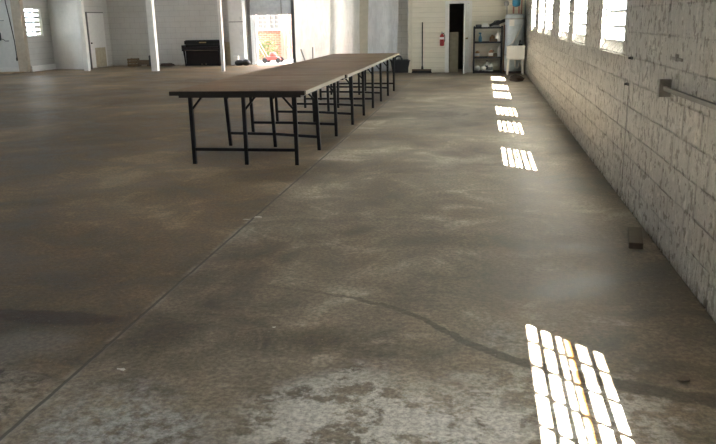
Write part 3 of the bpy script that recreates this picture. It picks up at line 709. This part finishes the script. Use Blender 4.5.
# ------------------------------------------------------------------ outside the roller door
bd = thing('brick_building','red brick house with white paned window seen through the roller door','building',(-9.06,32,0))
MB().box(-6,.75,0,.3,-.03,1.25).box(-6,-.45,0,.3,1.25,2.05).box(.55,.75,0,.3,1.25,2.05).box(-6,.75,0,.3,2.05,7).build('wall', M['brick'], bd)
for i,(xa,xb) in enumerate(((-.45,.04),(.06,.55))):
    f = MB().box(xa,xb,-.05,.1,1.25,1.31).box(xa,xb,-.05,.1,1.99,2.05).box(xa,xa+.06,-.05,.1,1.31,1.99).box(xb-.06,xb,-.05,.1,1.31,1.99)
    f = f.build('window', M['offwhite'], bd)
    m = MB()
    for q in range(1,4): m.box(xa+.06,xb-.06,-.02,.02,1.31+.68*q/4-.012,1.31+.68*q/4+.012)
    m.box((xa+xb)/2-.012,(xa+xb)/2+.012,-.02,.02,1.31,1.99).build('muntin', M['offwhite'], f)
    MB().box(xa+.06,xb-.06,.02,.03,1.31,1.99).build('pane', M['darkglass'], f)
MB().box(-.5,.6,-.1,0,1.20,1.25).build('sill', M['offwhite'], bd)
fe = thing('wooden_fence','pale wooden board fence beyond the roller door','fence',(-8.46,31.85,-.03))
x = 0
pl = MB()
while x < 4.2:
    pl.box(x,x+.15,-.02,.02,.05,2.6); x += .17
pl.build('board_panel', M['fence'], fe)
MB().box(0,4.2,.02,.08,.5,.6).box(0,4.2,.02,.08,1.9,2.0).build('rail', M['fence'], fe)
lm = thing('lawn_mower','small red wheeled mower standing just outside the roller door','mower',(-8.32,30.0,-.03),.0)
MB().hexa([(-.3,-.22,.12),(.3,-.22,.12),(.3,.22,.12),(-.3,.22,.12),(-.24,-.18,.26),(.2,-.18,.26),(.2,.18,.26),(-.24,.18,.26)]).build('deck', M['redtoy'], lm, bev=.03)
MB().lathe([(.14,.26),(.15,.28),(.13,.40),(.05,.44)],n=18).build('engine', M['redtoy'], lm)
for x in (-.28,.27):
    for y in (-.25,.25):
        MB().lathe([(.04,-.03),(.105,-.03),(.11,0),(.105,.03),(.04,.03)],n=18).xf(Matrix.Translation((x,y,.11)) @ Matrix.Rotation(PI/2,4,'X')).build('wheel', M['rubber'], lm)
MB().tube([(-.28,-.2,.25),(-.62,-.2,.85),(-.62,.2,.85),(-.28,.2,.25)],.014,8).build('handle', M['galv'], lm)
sb = MB()
for k in range(260):
    a = random.uniform(0,2*PI); rr = random.random()**.5; h = random.uniform(0,1)
    c = Vector((rr*.7*math.cos(a)*(1-.4*h), rr*.5*math.sin(a), .1+h*.75)); s_ = .09
    d1_ = Vector((random.uniform(-1,1),random.uniform(-1,1),random.uniform(-.3,1))).normalized()*s_; d2_ = d1_.cross(Vector((random.random(),random.random(),random.random()))).normalized()*s_*.4
    v = [sb.bm.verts.new(c+q) for q in (-d1_,d2_,d1_,-d2_)]; sb.bm.faces.new(v)
tq = thing('shrub','green shrub growing behind the red mower outside','shrub',(-8.98,31.2,-.03))
sb.build('foliage', M['leaf'], tq)
st = MB()
for k in range(6): st.tube([(random.uniform(-.1,.1),random.uniform(-.1,.1),0),(random.uniform(-.4,.4),random.uniform(-.3,.3),.7)],.012,6)
st.build('stem', M['wood'], tq)

# ------------------------------------------------------------------ light, world, camera
SUN_E, SKY, EXPO = 120., 5., 2.42
wd = bpy.data.worlds.new('World'); bpy.context.scene.world = wd; wd.use_nodes = True
nt = wd.node_tree; bg = nt.nodes['Background']; bg.inputs[0].default_value = (.86,.93,1,1); bg.inputs[1].default_value = SKY
s = bpy.data.lights.new('sun', 'SUN'); s.energy = SUN_E; s.angle = math.radians(.55); s.color = (1,.92,.80)
so = bpy.data.objects.new('sun', s); C.objects.link(so)
dv = Vector((-1,.98,-1.94)).normalized(); so.rotation_euler = dv.to_track_quat('-Z','Y').to_euler(); so.location = (20,-20,40)
def portal(loc, nrm, sx, sy):
    l = bpy.data.lights.new('portal', 'AREA'); l.shape = 'RECTANGLE'; l.size = sx; l.size_y = sy; l.cycles.is_portal = True
    o = bpy.data.objects.new('portal', l); C.objects.link(o); o.location = loc; o.rotation_euler = Vector(nrm).to_track_quat('-Z','Z').to_euler()
for a, b in wins+wins_rear_added: portal((WO+.02,(a+b)/2,(ZG+ZH)/2),(-1,0,0),b-a,ZH-ZG)
for a, b in lwins_added: portal((-19.22,(a+b)/2,sum(LZ2)/2),(1,0,0),b-a,LZ2[1]-LZ2[0])
portal((-16.35,sum(LW)/2,sum(LZ)/2),(1,0,0),LW[1]-LW[0],1.0)
portal(((DX0+DX1)/2,YL+.25,SH/2),(0,-1,0),1.5,SH)
portal((-5.4,YL+.25,1.5),(0,-1,0),2.6,3.0)

sc = bpy.context.scene
cam = bpy.data.cameras.new('camera'); co = bpy.data.objects.new('camera', cam); C.objects.link(co); sc.camera = co
F, CX, CY, H = 750., 358., 222., 1.557
dd = lambda x, y: Vector((x-CX, CY-y, -F))
Yc = dd(483,18).normalized(); h2 = dd(0, 18+.02*483)
Zc = h2.cross(Yc).normalized()
if Zc.y < 0: Zc = -Zc
Xc = Yc.cross(Zc)
co.matrix_world = Matrix.Translation((0,0,H)) @ Matrix((Xc,Yc,Zc)).to_4x4()
cam.sensor_width = 36; cam.lens = F/716*36; cam.clip_start = .05; cam.clip_end = 300
sc.view_settings.view_transform = 'Standard'; sc.view_settings.look = 'None'; sc.view_settings.gamma = 1; sc.view_settings.exposure = EXPO
sc.view_settings.use_curve_mapping = False
sc.cycles.use_denoising = True; sc.cycles.max_bounces = 12; sc.cycles.diffuse_bounces = 7; sc.cycles.glossy_bounces = 4; sc.cycles.transparent_max_bounces = 12
sc.cycles.caustics_reflective = False; sc.cycles.caustics_refractive = False; sc.cycles.sample_clamp_indirect = 40
